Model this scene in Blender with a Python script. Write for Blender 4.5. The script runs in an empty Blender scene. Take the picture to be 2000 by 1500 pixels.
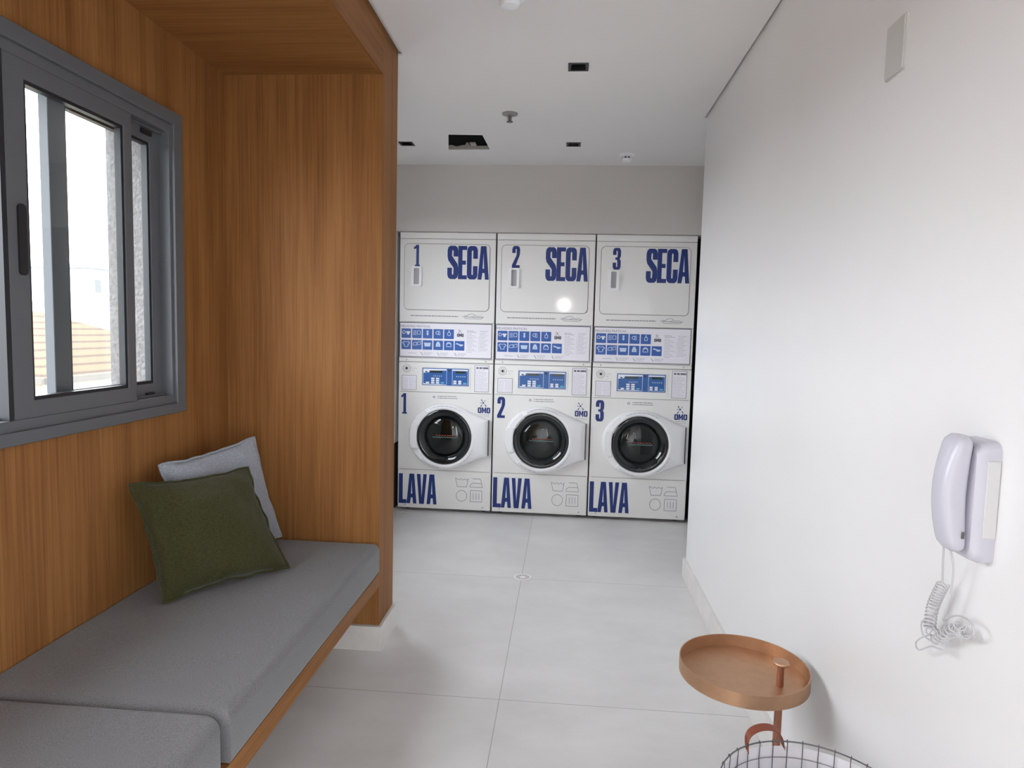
import bpy, bmesh, math, random
from mathutils import Vector, Matrix, Quaternion, noise
from mathutils.geometry import tessellate_polygon
random.seed(4)
PI = math.pi
C = bpy.context.scene.collection
sc = bpy.context.scene

# ------------------------------------------------------------------ camera
F_PX, YAW, PITCH, ROLL, CAM_H = 1285.4, 0.0803, -0.0811, 0.0249, 1.3187
fwd = Vector((-math.sin(YAW)*math.cos(PITCH), math.cos(YAW)*math.cos(PITCH), math.sin(PITCH)))
rgt = Vector((math.cos(YAW), math.sin(YAW), 0)); upv = rgt.cross(fwd)
r2 = math.cos(ROLL)*rgt + math.sin(ROLL)*upv
u2 = -math.sin(ROLL)*rgt + math.cos(ROLL)*upv
cd = bpy.data.cameras.new('camera'); cam = bpy.data.objects.new('camera', cd); C.objects.link(cam)
cam.matrix_world = Matrix(((r2.x, u2.x, -fwd.x, 0), (r2.y, u2.y, -fwd.y, 0), (r2.z, u2.z, -fwd.z, CAM_H), (0, 0, 0, 1)))
cd.sensor_width = 36; cd.lens = F_PX/2000*36; cd.clip_start = .02; cd.clip_end = 400
sc.camera = cam

# ------------------------------------------------------------------ sky, sun, exposure
w = bpy.data.worlds.new('world'); sc.world = w; w.use_nodes = True
bg = w.node_tree.nodes['Background']; bg.inputs[0].default_value = (.90, .95, 1.0, 1); bg.inputs[1].default_value = 5.0
def light(name, kind, loc, rot, energy, color=(1, 1, 1), **kw):
    l = bpy.data.lights.new(name, kind); l.energy = energy; l.color = color
    for k, v in kw.items(): setattr(l, k, v)
    o = bpy.data.objects.new(name, l); o.location = loc; o.rotation_euler = rot; C.objects.link(o); return o
def portal(name, loc, rot, sx, sy):
    o = light(name, 'AREA', loc, rot, 1, shape='RECTANGLE', size=sx, size_y=sy); o.data.cycles.is_portal = True; return o
light('sun', 'SUN', (10, 10, 20), (math.radians(35), math.radians(42), 0), 3.0, (1, .93, .82), angle=.02)
portal('window_portal', (-1.60, 1.40, 1.51), (0, -PI/2, 0), .95, 1.70)
portal('laundry_portal', (-1.60, 3.64, 1.47), (0, -PI/2, 0), 1.1, .88)
portal('fill_portal', (-1.60, -1.725, 1.125), (0, -PI/2, 0), 2.05, 1.15)  # sky portal of the added opening on the left, brightens the near end
portal('fill_right_portal', (.86, -1.55, 1.125), (0, PI/2, 0), 2.05, 1.5)  # sky portal of the added opening in the right wall
# the lit ceiling lamp of the lobby behind the camera
light('lobby_lamp', 'AREA', (-.05, -2.0, 1.77), (math.radians(85), 0, 0), 1.7, (1, .97, .93), shape='DISK', size=.15)
vs = sc.view_settings; vs.view_transform = 'Standard'; vs.look = 'None'; vs.gamma = 1; vs.use_curve_mapping = False; vs.exposure = 1.35
sc.cycles.max_bounces = 10; sc.cycles.diffuse_bounces = 7; sc.cycles.glossy_bounces = 5; sc.cycles.transmission_bounces = 8
sc.cycles.sample_clamp_indirect = 8; sc.cycles.use_denoising = True; sc.cycles.caustics_reflective = False; sc.cycles.caustics_refractive = False

# ------------------------------------------------------------------ materials
MATS = {}
def mat(name, col, rough=.5, metal=0, spec=.5, trans=0, coat=0, ior=1.45, emit=None, sheen=0):
    if name in MATS: return MATS[name]
    m = bpy.data.materials.new(name); m.use_nodes = True; b = m.node_tree.nodes['Principled BSDF']
    b.inputs['Base Color'].default_value = (*col, 1); b.inputs['Roughness'].default_value = rough
    b.inputs['Metallic'].default_value = metal; b.inputs['Specular IOR Level'].default_value = spec
    b.inputs['Transmission Weight'].default_value = trans; b.inputs['Coat Weight'].default_value = coat
    b.inputs['IOR'].default_value = ior; b.inputs['Sheen Weight'].default_value = sheen
    MATS[name] = m; return m
def nd(m, t, **kw):
    n = m.node_tree.nodes.new(t)
    for k, v in kw.items(): setattr(n, k, v)
    return n
def lk(m, a, b): m.node_tree.links.new(a, b)
def arch_glass(name, tint, refl=1.0, rough=0.0, ior=1.5):
    m = bpy.data.materials.new(name); m.use_nodes = True; nt = m.node_tree; nt.nodes.clear()
    o = nt.nodes.new('ShaderNodeOutputMaterial'); mx = nt.nodes.new('ShaderNodeMixShader'); t = nt.nodes.new('ShaderNodeBsdfTransparent'); g = nt.nodes.new('ShaderNodeBsdfGlossy')
    lw = nt.nodes.new('ShaderNodeLayerWeight'); lw.inputs[0].default_value = .5; pw = nt.nodes.new('ShaderNodeMath'); pw.operation = 'POWER'; pw.inputs[1].default_value = 4.5
    f = nt.nodes.new('ShaderNodeMath'); f.operation = 'MULTIPLY_ADD'; f.inputs[1].default_value = .9; f.inputs[2].default_value = .04
    nt.links.new(lw.outputs['Facing'], pw.inputs[0]); nt.links.new(pw.outputs[0], f.inputs[0]); t.inputs[0].default_value = (*tint, 1); g.inputs['Roughness'].default_value = rough; g.inputs[0].default_value = (refl, refl, refl, 1)
    nt.links.new(f.outputs[0], mx.inputs[0]); nt.links.new(t.outputs[0], mx.inputs[1]); nt.links.new(g.outputs[0], mx.inputs[2]); nt.links.new(mx.outputs[0], o.inputs[0]); return m
def bsdf(m): return m.node_tree.nodes['Principled BSDF']
def mottle(m, c1, c2, scale=(1, 1, 1), nscale=3.0, detail=4, lo=.35, hi=.65, bump=0, bscale=None, bdist=.002, rough=.6):
    """colour noise between two colours plus an optional bump, in object space"""
    tc = nd(m, 'ShaderNodeTexCoord'); mp = nd(m, 'ShaderNodeMapping'); mp.inputs['Scale'].default_value = scale
    lk(m, tc.outputs['Object'], mp.inputs['Vector'])
    n = nd(m, 'ShaderNodeTexNoise'); n.inputs['Scale'].default_value = nscale; n.inputs['Detail'].default_value = detail
    n.inputs['Roughness'].default_value = rough
    lk(m, mp.outputs[0], n.inputs['Vector'])
    r = nd(m, 'ShaderNodeValToRGB'); e = r.color_ramp.elements
    e[0].position = lo; e[1].position = hi; e[0].color = (*c1, 1); e[1].color = (*c2, 1)
    lk(m, n.outputs['Fac'], r.inputs[0]); lk(m, r.outputs[0], bsdf(m).inputs['Base Color'])
    if bump:
        n2 = nd(m, 'ShaderNodeTexNoise'); n2.inputs['Scale'].default_value = bscale or nscale; n2.inputs['Detail'].default_value = 3
        lk(m, mp.outputs[0], n2.inputs['Vector'])
        b = nd(m, 'ShaderNodeBump'); b.inputs['Strength'].default_value = bump; b.inputs['Distance'].default_value = bdist
        lk(m, n2.outputs['Fac'], b.inputs['Height']); lk(m, b.outputs[0], bsdf(m).inputs['Normal'])
    return m, r
def wood(name, scale, seam=None):
    m = mat(name, (.4, .2, .08), .5, spec=.16)
    tc = nd(m, 'ShaderNodeTexCoord'); mp = nd(m, 'ShaderNodeMapping'); mp.inputs['Scale'].default_value = scale
    lk(m, tc.outputs['Object'], mp.inputs['Vector'])
    a = nd(m, 'ShaderNodeTexNoise'); a.inputs['Scale'].default_value = 1; a.inputs['Detail'].default_value = 6; a.inputs['Roughness'].default_value = .65
    lk(m, mp.outputs[0], a.inputs['Vector'])
    mp2 = nd(m, 'ShaderNodeMapping'); mp2.inputs['Scale'].default_value = [s*.09 if s > 10 else s*.5 for s in scale]
    lk(m, tc.outputs['Object'], mp2.inputs['Vector'])
    b = nd(m, 'ShaderNodeTexNoise'); b.inputs['Scale'].default_value = 1; b.inputs['Detail'].default_value = 3
    lk(m, mp2.outputs[0], b.inputs['Vector'])
    mx = nd(m, 'ShaderNodeMix', data_type='FLOAT'); mx.inputs[0].default_value = .42
    lk(m, a.outputs['Fac'], mx.inputs[2]); lk(m, b.outputs['Fac'], mx.inputs[3])
    r = nd(m, 'ShaderNodeValToRGB'); e = r.color_ramp.elements
    e[0].position = .34; e[1].position = .66; e[0].color = (.185, .076, .024, 1); e[1].color = (.335, .160, .055, 1)
    el = r.color_ramp.elements.new(.5); el.color = (.265, .116, .037, 1)
    lk(m, mx.outputs[0], r.inputs[0]); lk(m, r.outputs[0], bsdf(m).inputs['Base Color'])
    bp = nd(m, 'ShaderNodeBump'); bp.inputs['Strength'].default_value = .15; bp.inputs['Distance'].default_value = .001
    lk(m, a.outputs['Fac'], bp.inputs['Height']); lk(m, bp.outputs[0], bsdf(m).inputs['Normal'])
    return m
WOODV = wood('oak_veneer_vertical', (130, 130, 2.2))
WOODX = wood('oak_veneer_across', (2.2, 130, 130))
WOODY = wood('oak_veneer_lengthwise', (130, 2.2, 130))
PAINT = mat('white_wall_paint', (.80, .79, .785), .62, spec=.3); mottle(PAINT, (.79, .78, .775), (.81, .80, .795), nscale=2, bump=.08, bscale=260, bdist=.0006)
SATIN = mat('satin_wall_paint', (.77, .765, .765), .30, spec=.55); mottle(SATIN, (.765, .76, .762), (.78, .775, .777), nscale=2, bump=.05, bscale=200, bdist=.0006)
CEIL = mat('ceiling_paint', (.76, .745, .735), .8, spec=.2); mottle(CEIL, (.755, .74, .73), (.77, .755, .745), nscale=1.5)
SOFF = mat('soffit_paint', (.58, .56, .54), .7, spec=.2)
STUCCO = mat('exterior_stucco', (.5, .47, .44), .9); mottle(STUCCO, (.15, .143, .14), (.21, .203, .20), nscale=60, bump=.8, bscale=90, bdist=.006)
ENAM = mat('white_enamel', (.80, .80, .785), .24, spec=.5); mottle(ENAM, (.795, .795, .78), (.81, .81, .795), nscale=2)
PLAST = mat('white_plastic', (.84, .85, .87), .28, spec=.5)
PHONE = mat('phone_plastic', (.52, .52, .59), .25, spec=.5)
CORD = mat('cord_plastic', (.55, .55, .57), .4)
STICK = mat('white_sticker', (.83, .82, .89), .35)
NAVY = mat('navy_vinyl', (.012, .034, .185), .4)
BLUE = mat('blue_print', (.035, .115, .40), .4)
SKYB = mat('light_blue_print', (.10, .42, .62), .4)
CTRL = mat('blue_membrane', (.03, .115, .36), .3)
ICON = mat('pale_print', (.55, .68, .85), .5)
WPRINT = mat('white_print', (.8, .84, .9), .5)
GREYT = mat('grey_print', (.22, .22, .25), .6)
LGREYT = mat('faint_grey_print', (.48, .48, .54), .6)
DARKT = mat('dark_print', (.05, .05, .08), .5)
REDT = mat('red_print', (.22, .03, .015), .5)
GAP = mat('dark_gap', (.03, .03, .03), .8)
GREYL = mat('grey_line', (.10, .10, .10), .6)
BLACKP = mat('black_plastic', (.012, .012, .014), .4)
LCD = mat('dark_display', (.035, .05, .04), .15)
BEZEL = mat('black_glass_rim', (.008, .012, .014), .08, coat=.5)
TINT = arch_glass('tinted_glass', (.42, .46, .46), rough=.03)
DRUM = mat('drum_steel', (.30, .30, .30), .35, metal=.8)
CHROME = mat('steel_pin', (.5, .5, .52), .3, metal=1)
FRAME = mat('grey_window_aluminium', (.112, .118, .128), .42, spec=.35)
GASKET = mat('black_gasket', (.012, .013, .016), .5)
BASEB = mat('porcelain_skirting', (.55, .52, .49), .4); mottle(BASEB, (.66, .64, .615), (.74, .72, .70), nscale=8)
COPPER = mat('brushed_copper', (.62, .33, .19), .42, metal=.75); mottle(COPPER, (.50, .30, .18), (.54, .325, .20), scale=(1, 1, 1), nscale=40)
LEATHER = mat('brown_leather', (.21, .055, .028), .55)
WIRE = mat('dark_wire', (.16, .16, .17), .45, metal=.6)
LINER = mat('white_liner_cloth', (.80, .79, .83), .8)
TILEROOF = mat('terracotta_roof', (.75, .42, .22), .8)
GLASSW = arch_glass('window_glass', (.97, .98, .98))
# floor: big grey porcelain slabs with thin joints
FLOOR = mat('porcelain_floor', (.5, .49, .48), .34, spec=.45)
m, ramp = mottle(FLOOR, (.64, .632, .625), (.74, .732, .725), scale=(1, 1.6, 1), nscale=2.4, detail=8, lo=.3, hi=.7, rough=.62)
tc = nd(m, 'ShaderNodeTexCoord'); sp = nd(m, 'ShaderNodeSeparateXYZ'); lk(m, tc.outputs['Object'], sp.inputs[0])
def joint(axis, off, size):
    a = nd(m, 'ShaderNodeMath', operation='ADD'); a.inputs[1].default_value = off; lk(m, sp.outputs[axis], a.inputs[0])
    d = nd(m, 'ShaderNodeMath', operation='DIVIDE'); d.inputs[1].default_value = size; lk(m, a.outputs[0], d.inputs[0])
    f = nd(m, 'ShaderNodeMath', operation='FRACT'); lk(m, d.outputs[0], f.inputs[0])
    s = nd(m, 'ShaderNodeMath', operation='SUBTRACT'); s.inputs[1].default_value = .5; lk(m, f.outputs[0], s.inputs[0])
    b = nd(m, 'ShaderNodeMath', operation='ABSOLUTE'); lk(m, s.outputs[0], b.inputs[0])
    l = nd(m, 'ShaderNodeMath', operation='LESS_THAN'); l.inputs[1].default_value = .0016/size; lk(m, b.outputs[0], l.inputs[0])
    return l
TS = 1.165
j1 = joint('X', 10*TS + .199 + TS/2, TS); j2 = joint('Y', 10*TS - 3.415 + TS/2 + 2*TS, TS)
mxm = nd(m, 'ShaderNodeMath', operation='MAXIMUM'); lk(m, j1.outputs[0], mxm.inputs[0]); lk(m, j2.outputs[0], mxm.inputs[1])
mc = nd(m, 'ShaderNodeMix', data_type='RGBA'); lk(m, mxm.outputs[0], mc.inputs[0]); lk(m, ramp.outputs[0], mc.inputs[6]); mc.inputs[7].default_value = (.42, .41, .40, 1)
lk(m, mc.outputs[2], bsdf(m).inputs['Base Color'])
# fabrics
CUSH = mat('grey_felt', (.2, .2, .21), .95, spec=.1, sheen=.2); mottle(CUSH, (.125, .125, .13), (.215, .215, .225), nscale=420, detail=2, lo=.3, hi=.7, bump=.5, bscale=500, bdist=.001)
GREENF = mat('green_canvas', (.07, .08, .02), .95, spec=.1, sheen=.15); mottle(GREENF, (.034, .034, .013), (.058, .056, .021), scale=(1, 1, 3), nscale=120, bump=.6, bscale=420, bdist=.001)
BLUEF = mat('pale_denim', (.3, .33, .38), .95, spec=.1, sheen=.15); mottle(BLUEF, (.25, .27, .31), (.36, .385, .43), scale=(1, 1, 3), nscale=120, bump=.4, bscale=420, bdist=.001)

# ------------------------------------------------------------------ mesh helpers
class MB:
    def __init__(s): s.bm = bmesh.new()
    def box(s, x0, x1, y0, y1, z0, z1):
        v = [s.bm.verts.new(p) for p in ((x0, y0, z0), (x1, y0, z0), (x1, y1, z0), (x0, y1, z0), (x0, y0, z1), (x1, y0, z1), (x1, y1, z1), (x0, y1, z1))]
        for f in ((0, 3, 2, 1), (4, 5, 6, 7), (0, 1, 5, 4), (1, 2, 6, 5), (2, 3, 7, 6), (3, 0, 4, 7)): s.bm.faces.new([v[i] for i in f])
        return s
    def slab(s, loops, t0, t1, ax='z'):
        """flat polygon with holes, loops in 2D, extruded between t0 and t1 along ax ('z': xy plane, 'y': xz plane, 'x': yz plane)"""
        def P(p, t): return {'z': (p[0], p[1], t), 'y': (p[0], t, p[1]), 'x': (t, p[0], p[1])}[ax]
        flat = [p for l in loops for p in l]
        tris = tessellate_polygon([[Vector((p[0], p[1], 0)) for p in l] for l in loops])
        A = [s.bm.verts.new(P(p, t0)) for p in flat]; B = [s.bm.verts.new(P(p, t1)) for p in flat]
        for t in tris:
            try: s.bm.faces.new([A[i] for i in t]); s.bm.faces.new([B[i] for i in reversed(t)])
            except ValueError: pass
        k = 0
        for l in loops:
            n = len(l)
            for i in range(n):
                a, b = k+i, k+(i+1) % n
                s.bm.faces.new((A[a], A[b], B[b], B[a]))
            k += n
        return s
    def rings(s, loops, cap0=True, cap1=True, closed=False):
        R = [[s.bm.verts.new(p) for p in l] for l in loops]
        n = len(R[0]); m_ = len(R)
        for k in range(m_ if closed else m_-1):
            a, b = R[k], R[(k+1) % m_]
            for i in range(n): s.bm.faces.new((a[i], a[(i+1) % n], b[(i+1) % n], b[i]))
        if cap0 and not closed: s.bm.faces.new(list(reversed(R[0])))
        if cap1 and not closed: s.bm.faces.new(R[-1])
        return s
    def lathe(s, prof, c=(0, 0, 0), ax='z', n=48, cap0=False, cap1=False, closed=False):
        """profile of (radius, height along ax)"""
        L = []
        for r, h in prof:
            r = max(r, 1e-5); q = []
            for i in range(n):
                a = 2*PI*i/n; u, v = r*math.cos(a), r*math.sin(a)
                q.append({'z': (c[0]+u, c[1]+v, c[2]+h), 'y': (c[0]+u, c[1]+h, c[2]+v), 'x': (c[0]+h, c[1]+u, c[2]+v)}[ax])
            L.append(q)
        return s.rings(L, cap0, cap1, closed)
    def tube(s, pts, r, n=8, closed=False, caps=True, flat=None):
        pts = [Vector(p) for p in pts]; L = []; N = len(pts)
        up = None
        for i, p in enumerate(pts):
            a = pts[(i-1) % N] if (i or closed) else p; b = pts[(i+1) % N] if (i < N-1 or closed) else p
            t = (b-a).normalized()
            if up is None:
                up = t.orthogonal().normalized()
            up = (up - t*up.dot(t)).normalized(); side = t.cross(up)
            rr = r[i] if isinstance(r, (list, tuple)) else r
            ru, rs = (rr, rr) if flat is None else flat
            L.append([p + up*math.cos(2*PI*k/n)*ru + side*math.sin(2*PI*k/n)*rs for k in range(n)])
        return s.rings(L, caps, caps, closed)
    def obj(s, name, m, parent=None, smooth=None, bevel=0, seg=2, loc=None):
        bmesh.ops.remove_doubles(s.bm, verts=s.bm.verts, dist=1e-6)
        bmesh.ops.recalc_face_normals(s.bm, faces=s.bm.faces)
        me = bpy.data.meshes.new(name); s.bm.to_mesh(me); s.bm.free()
        o = bpy.data.objects.new(name, me); C.objects.link(o); me.materials.append(m)
        if parent is not None: o.parent = parent
        if loc: o.location = loc
        if smooth is not None:
            for p in me.polygons: p.use_smooth = True
            me.set_sharp_from_angle(angle=math.radians(smooth))
        if bevel:
            b = o.modifiers.new('bevel', 'BEVEL'); b.width = bevel; b.segments = seg; b.limit_method = 'ANGLE'; b.angle_limit = math.radians(40)
            b.harden_normals = False
            for p in me.polygons: p.use_smooth = True
            me.set_sharp_from_angle(angle=math.radians(50))
        return o
def tag(o, label=None, cat=None, group=None, kind=None):
    if label: o['label'] = label
    if cat: o['category'] = cat
    if group: o['group'] = group
    if kind: o['kind'] = kind
    return o
def thing(name, loc, label, cat, group=None):
    o = bpy.data.objects.new(name, None); C.objects.link(o); o.location = loc; o.empty_display_size = .1
    return tag(o, label, cat, group)
def struct(name, mb, m, label=None, **kw): return tag(mb.obj(name, m, **kw), label, kind='structure')
def copy_tree(o, parent=None):
    c = o.copy(); C.objects.link(c)
    if parent is not None: c.parent = parent
    for ch in list(o.children): copy_tree(ch, c)
    return c
def rrect(x0, x1, z0, z1, r, n=6):
    P = []
    for cx, cz, a0 in ((x1-r, z1-r, 0), (x0+r, z1-r, PI/2), (x0+r, z0+r, PI), (x1-r, z0+r, 3*PI/2)):
        for k in range(n+1):
            a = a0 + PI/2*k/n; P.append((cx+r*math.cos(a), cz+r*math.sin(a)))
    return P
def circ(cx, cz, r, n=40, r2=None): return [(cx+r*math.cos(2*PI*k/n), cz+(r2 or r)*math.sin(2*PI*k/n)) for k in range(n)]
def rect(x0, x1, z0, z1): return [(x0, z0), (x1, z0), (x1, z1), (x0, z1)]
def strip(p, q, t):
    d = Vector((q[0]-p[0], q[1]-p[1])); d.normalize(); n = Vector((-d.y, d.x))*t/2
    return [(p[0]+n.x, p[1]+n.y), (p[0]-n.x, p[1]-n.y), (q[0]-n.x, q[1]-n.y), (q[0]+n.x, q[1]+n.y)]

# ------------------------------------------------------------------ the room
XR, YR, ZC = .6886, 3.572, 2.4419      # right wall plane, its far end, ceiling
XF, Y1, Y2, XL, ZN = -.7276, 2.5508, 2.7652, -1.3586, 2.2823   # niche: front, end panel, post back, window wall, soffit
YM, XM, MW, YS, ZS = 4.6061, -1.187, .686, 4.572, 1.9905      # machines and the bulkhead over them
YB = -2.6                               # wall behind the camera
struct('floor', MB().box(-1.75, 1.35, YB-.15, 5.5, -.08, 0), FLOOR)
# window wall with its three openings cut out (two unseen, the one behind the camera added for fill light)
WIN = (.62, 2.18, 1.036, 1.983)         # y0 y1 z0 z1 of the opening
LWIN = (3.20, 4.08, .92, 2.02)
FILL_OPENING = (-2.3, -1.15, .10, 2.15)            # unseen opening behind the camera, added to let in fill light
outer = rect(YB-.15, Y1+.01, 0, 2.6)
struct('wall_left', MB().slab([outer, rect(*WIN), rect(*FILL_OPENING)], XL-.012, XL, 'x'), WOODV)
struct('wall_left_masonry', MB().slab([rect(YB-.15, 5.5, -.08, 2.6), rect(*WIN), rect(*LWIN), rect(*FILL_OPENING)], -1.586, XL-.013, 'x'), STUCCO)
struct('wall_laundry_left', MB().slab([rect(Y2-.06, 5.5, 0, 2.6), rect(*LWIN)], XL-.012, XL, 'x'), PAINT)
# seams of the veneer sheets
struct('trim_1', MB().box(XL, XL+.0012, 2.424, 2.427, .45, ZN).box(XL, XL+.0012, 2.110, 2.1125, 2.03, ZN)
       .box(-1.285, -1.2825, Y1-.0012, Y1, .45, ZN), mat('veneer_seam', (.22, .10, .04), .6))
# niche end block, header and wooden soffit
struct('wall_niche', MB().box(XL, XF-.0, Y1, Y2, .105, ZN+.02).box(XF-.018, XF, Y1, Y2, ZN+.018, ZC+.02), WOODV)
struct('wall_niche_header', MB().box(XF-.018, XF, -.4, Y1, ZN, ZC+.02), WOODY)
struct('ceiling_niche', MB().box(XL, XF-.018, -.4, Y1, ZN, ZN+.018), WOODX)
struct('wall_above_niche', MB().box(XL, XF-.02, -.4, Y2, ZN+.02, 2.6), PAINT)
struct('wall_niche_core', MB().box(XL, XF-.004, Y1+.004, Y2, 0, .105), PAINT)
# right wall: a slab that ends before the laundry
struct('wall_right', MB().slab([rect(YB-.15, YR, 0, 2.6), rect(-2.3, -.8, .10, 2.15)], XR, XR+.14, 'x'), SATIN)  # unseen opening added behind the camera, lights niche and near floor
struct('wall_laundry_right', MB().box(1.2, 1.35, YR, 5.5, 0, 2.6).box(XR+.14, 1.35, YR-.14, YR, 0, 2.6), PAINT)
struct('wall_back', MB().box(-1.75, 1.35, 5.40, 5.5, 0, 2.6), PAINT)
struct('wall_rear', MB().box(-1.586, XR+.14, YB-.15, YB, 0, 2.6), PAINT)
# bulkhead over the machines and the light jamb beside them
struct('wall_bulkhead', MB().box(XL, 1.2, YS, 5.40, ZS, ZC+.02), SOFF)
struct('wall_alcove_left', MB().box(XL, XM-.022, YM-.01, 5.40, .49, ZS), PAINT)
struct('wall_alcove_shade', MB().box(XL, XM-.03, YM+.06, 5.40, 0, .488).box(.905, 1.2, YM+.02, 5.40, 0, ZS), mat('alcove_shade', (.035, .028, .025), .8))  # dark boxes standing in for the unlit alcove beside the machines
# ceiling board with shadow gaps along the wood and the right wall, and cut-outs for lamps and the torn hatch
HOLE = [(-.776, 4.203), (-.512, 4.189), (-.521, 3.887), (-.718, 3.878)]
LAMPS = [(.0155, 2.908), (.007, 4.072), (-1.010, 4.064)]
LH = .040
c_out = [(XL, YB), (XR-.009, YB), (XR-.009, YR+.01), (1.2, YR+.01), (1.2, YS+.02), (XL, YS+.02), (XL, Y2+.012), (XF+.018, Y2+.012), (XF+.018, -.4), (XL, -.4)]
holes = [HOLE] + [rect(x-LH, x+LH, y-LH, y+LH) for x, y in LAMPS]
struct('ceiling', MB().slab([c_out]+holes, ZC, ZC+.009, 'z'), CEIL)
struct('ceiling_slab', MB().box(-1.586, 1.35, YB-.15, 5.5, 2.6, 2.7), mat('dark_slab', (.05, .05, .05), .9))
struct('ceiling_reveal', MB().slab([[(XL, YB), (1.2, YB), (1.2, YS), (XL, YS), (XL, Y2+.02), (XF-.01, Y2+.02), (XF-.01, -.4), (XL, -.4)], rect(-.9, -.4, 3.8, 4.3)] + [rect(x-.05, x+.05, y-.05, y+.05) for x, y in LAMPS], ZC+.0165, ZC+.020, 'z'), mat('reveal_grey', (.72, .72, .71), .7))
# torn plasterboard lip of the hatch
mb = MB(); n = 26
top = []; bot = []
for i in range(n):
    t = i/(n-1); x = -.776 + (.264)*t
    h = .012 + .010*noise.noise(Vector((t*7, 1, 0))) + (.022 if .40 < t < .52 else 0)
    top.append((x, ZC+max(.006, h)+.010)); bot.append((x, ZC+.0005))
mb.slab([bot + top[::-1]], 4.186, 4.192, 'y')
mb.box(-.63, -.595, 4.12, 4.19, ZC+.018, ZC+.026)
tag(mb.obj('trim_2', mat('torn_gypsum', (.38, .35, .32), .9)), kind='structure')
struct('trim_3', MB().box(-.95, -.35, 4.24, 4.26, ZC+.03, 2.6).box(-.95, -.93, 3.7, 4.25, ZC+.03, 2.6), mat('plenum_black', (.035, .038, .04), .9))
# skirtings
struct('baseboard_right', MB().box(XR-.015, XR, YB, YR+.015, 0, .105).box(XR, XR+.14, YR, YR+.015, 0, .105), BASEB, bevel=.0015)
struct('baseboard_left', MB().box(XL, XF, Y1-.015, Y1, 0, .105).box(XF, XF+.015, Y1-.015, Y2+.015, 0, .105).box(XL, XL+.015, -.42, Y1-.015, 0, .105), BASEB, bevel=.0015)

# ------------------------------------------------------------------ window
def frame_loop(mb, x0, x1, y0, y1, z0, z1, a, b=None, c=None, d=None):
    """rectangular ring in the yz plane; a,b,c,d = widths left(low y), right, bottom, top"""
    b = a if b is None else b; c = a if c is None else c; d = a if d is None else d
    mb.slab([rect(y0, y1, z0, z1), rect(y0+a, y1-b, z0+c, z1-d)], x0, x1, 'x')
win = bpy.data.objects.new('window_1', None); C.objects.link(win); win.location = (XL, 1.4, 1.036)
tag(win, 'grey aluminium sliding window in the oak wall above the bench', kind='structure')
def wp(o):
    o.parent = win; o.matrix_parent_inverse = Matrix.Translation(-Vector(win.location)); return o
mb = MB(); frame_loop(mb, XL, XL+.018, WIN[0]-.05, 2.2294, 1.005, 2.024, .05, .05, .033, .042)
wp(mb.obj('window_trim', FRAME, bevel=.002))
mb = MB(); frame_loop(mb, -1.425, XL+.006, WIN[0], WIN[1], 1.036, 1.983, .012, .012, .030, .030)
mb.box(-1.384, -1.378, WIN[0]+.012, WIN[1]-.012, 1.066, 1.074).box(-1.384, -1.378, WIN[0]+.012, WIN[1]-.012, 1.945, 1.953)
mb.box(-1.420, -1.414, WIN[0]+.012, WIN[1]-.012, 1.066, 1.074).box(-1.420, -1.414, WIN[0]+.012, WIN[1]-.012, 1.945, 1.953)
wp(mb.obj('window_frame', FRAME, bevel=.0015))
def sash(xc, y0, y1, ga, gb, z0=1.0665, z1=1.9525, zb=1.111, zt=1.906):
    mb = MB(); mb.slab([rect(y0, y1, z0, z1), rect(ga, gb, zb, zt)], xc-.014, xc+.014, 'x')
    f = wp(mb.obj('sash', FRAME, bevel=.002))
    mb = MB(); mb.slab([rect(ga-.001, gb+.001, zb-.001, zt+.001), rect(ga+.008, gb-.010, zb+.009, zt-.009)], xc-.010, xc+.010, 'x')
    g = mb.obj('gasket', GASKET, f)
    mb = MB(); mb.box(xc-.002, xc+.002, ga, gb, zb, zt); mb.obj('pane', GLASSW, f)
    return f
s1 = sash(-1.365, 1.507, 1.975, 1.570, 1.938)
MB().slab([rrect(1.535, 1.560, 1.425, 1.60, .012)], -1.352, -1.346, 'x').obj('sash_handle', BLACKP, s1)
MB().box(-1.379, -1.351, 1.492, 1.507, 1.066, 1.953).obj('sash_seal', GASKET, s1)
s2 = sash(-1.402, 1.688, 2.168, 1.748, 2.118)
MB().box(-1.388, -1.380, 2.07, 2.12, 1.925, 1.940).box(-1.388, -1.380, 2.07, 2.11, 1.070, 1.082).obj('roller_stop', BLACKP, s2)
sash(-1.402, WIN[0]+.012, 1.10, WIN[0]+.06, 1.05)

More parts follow.
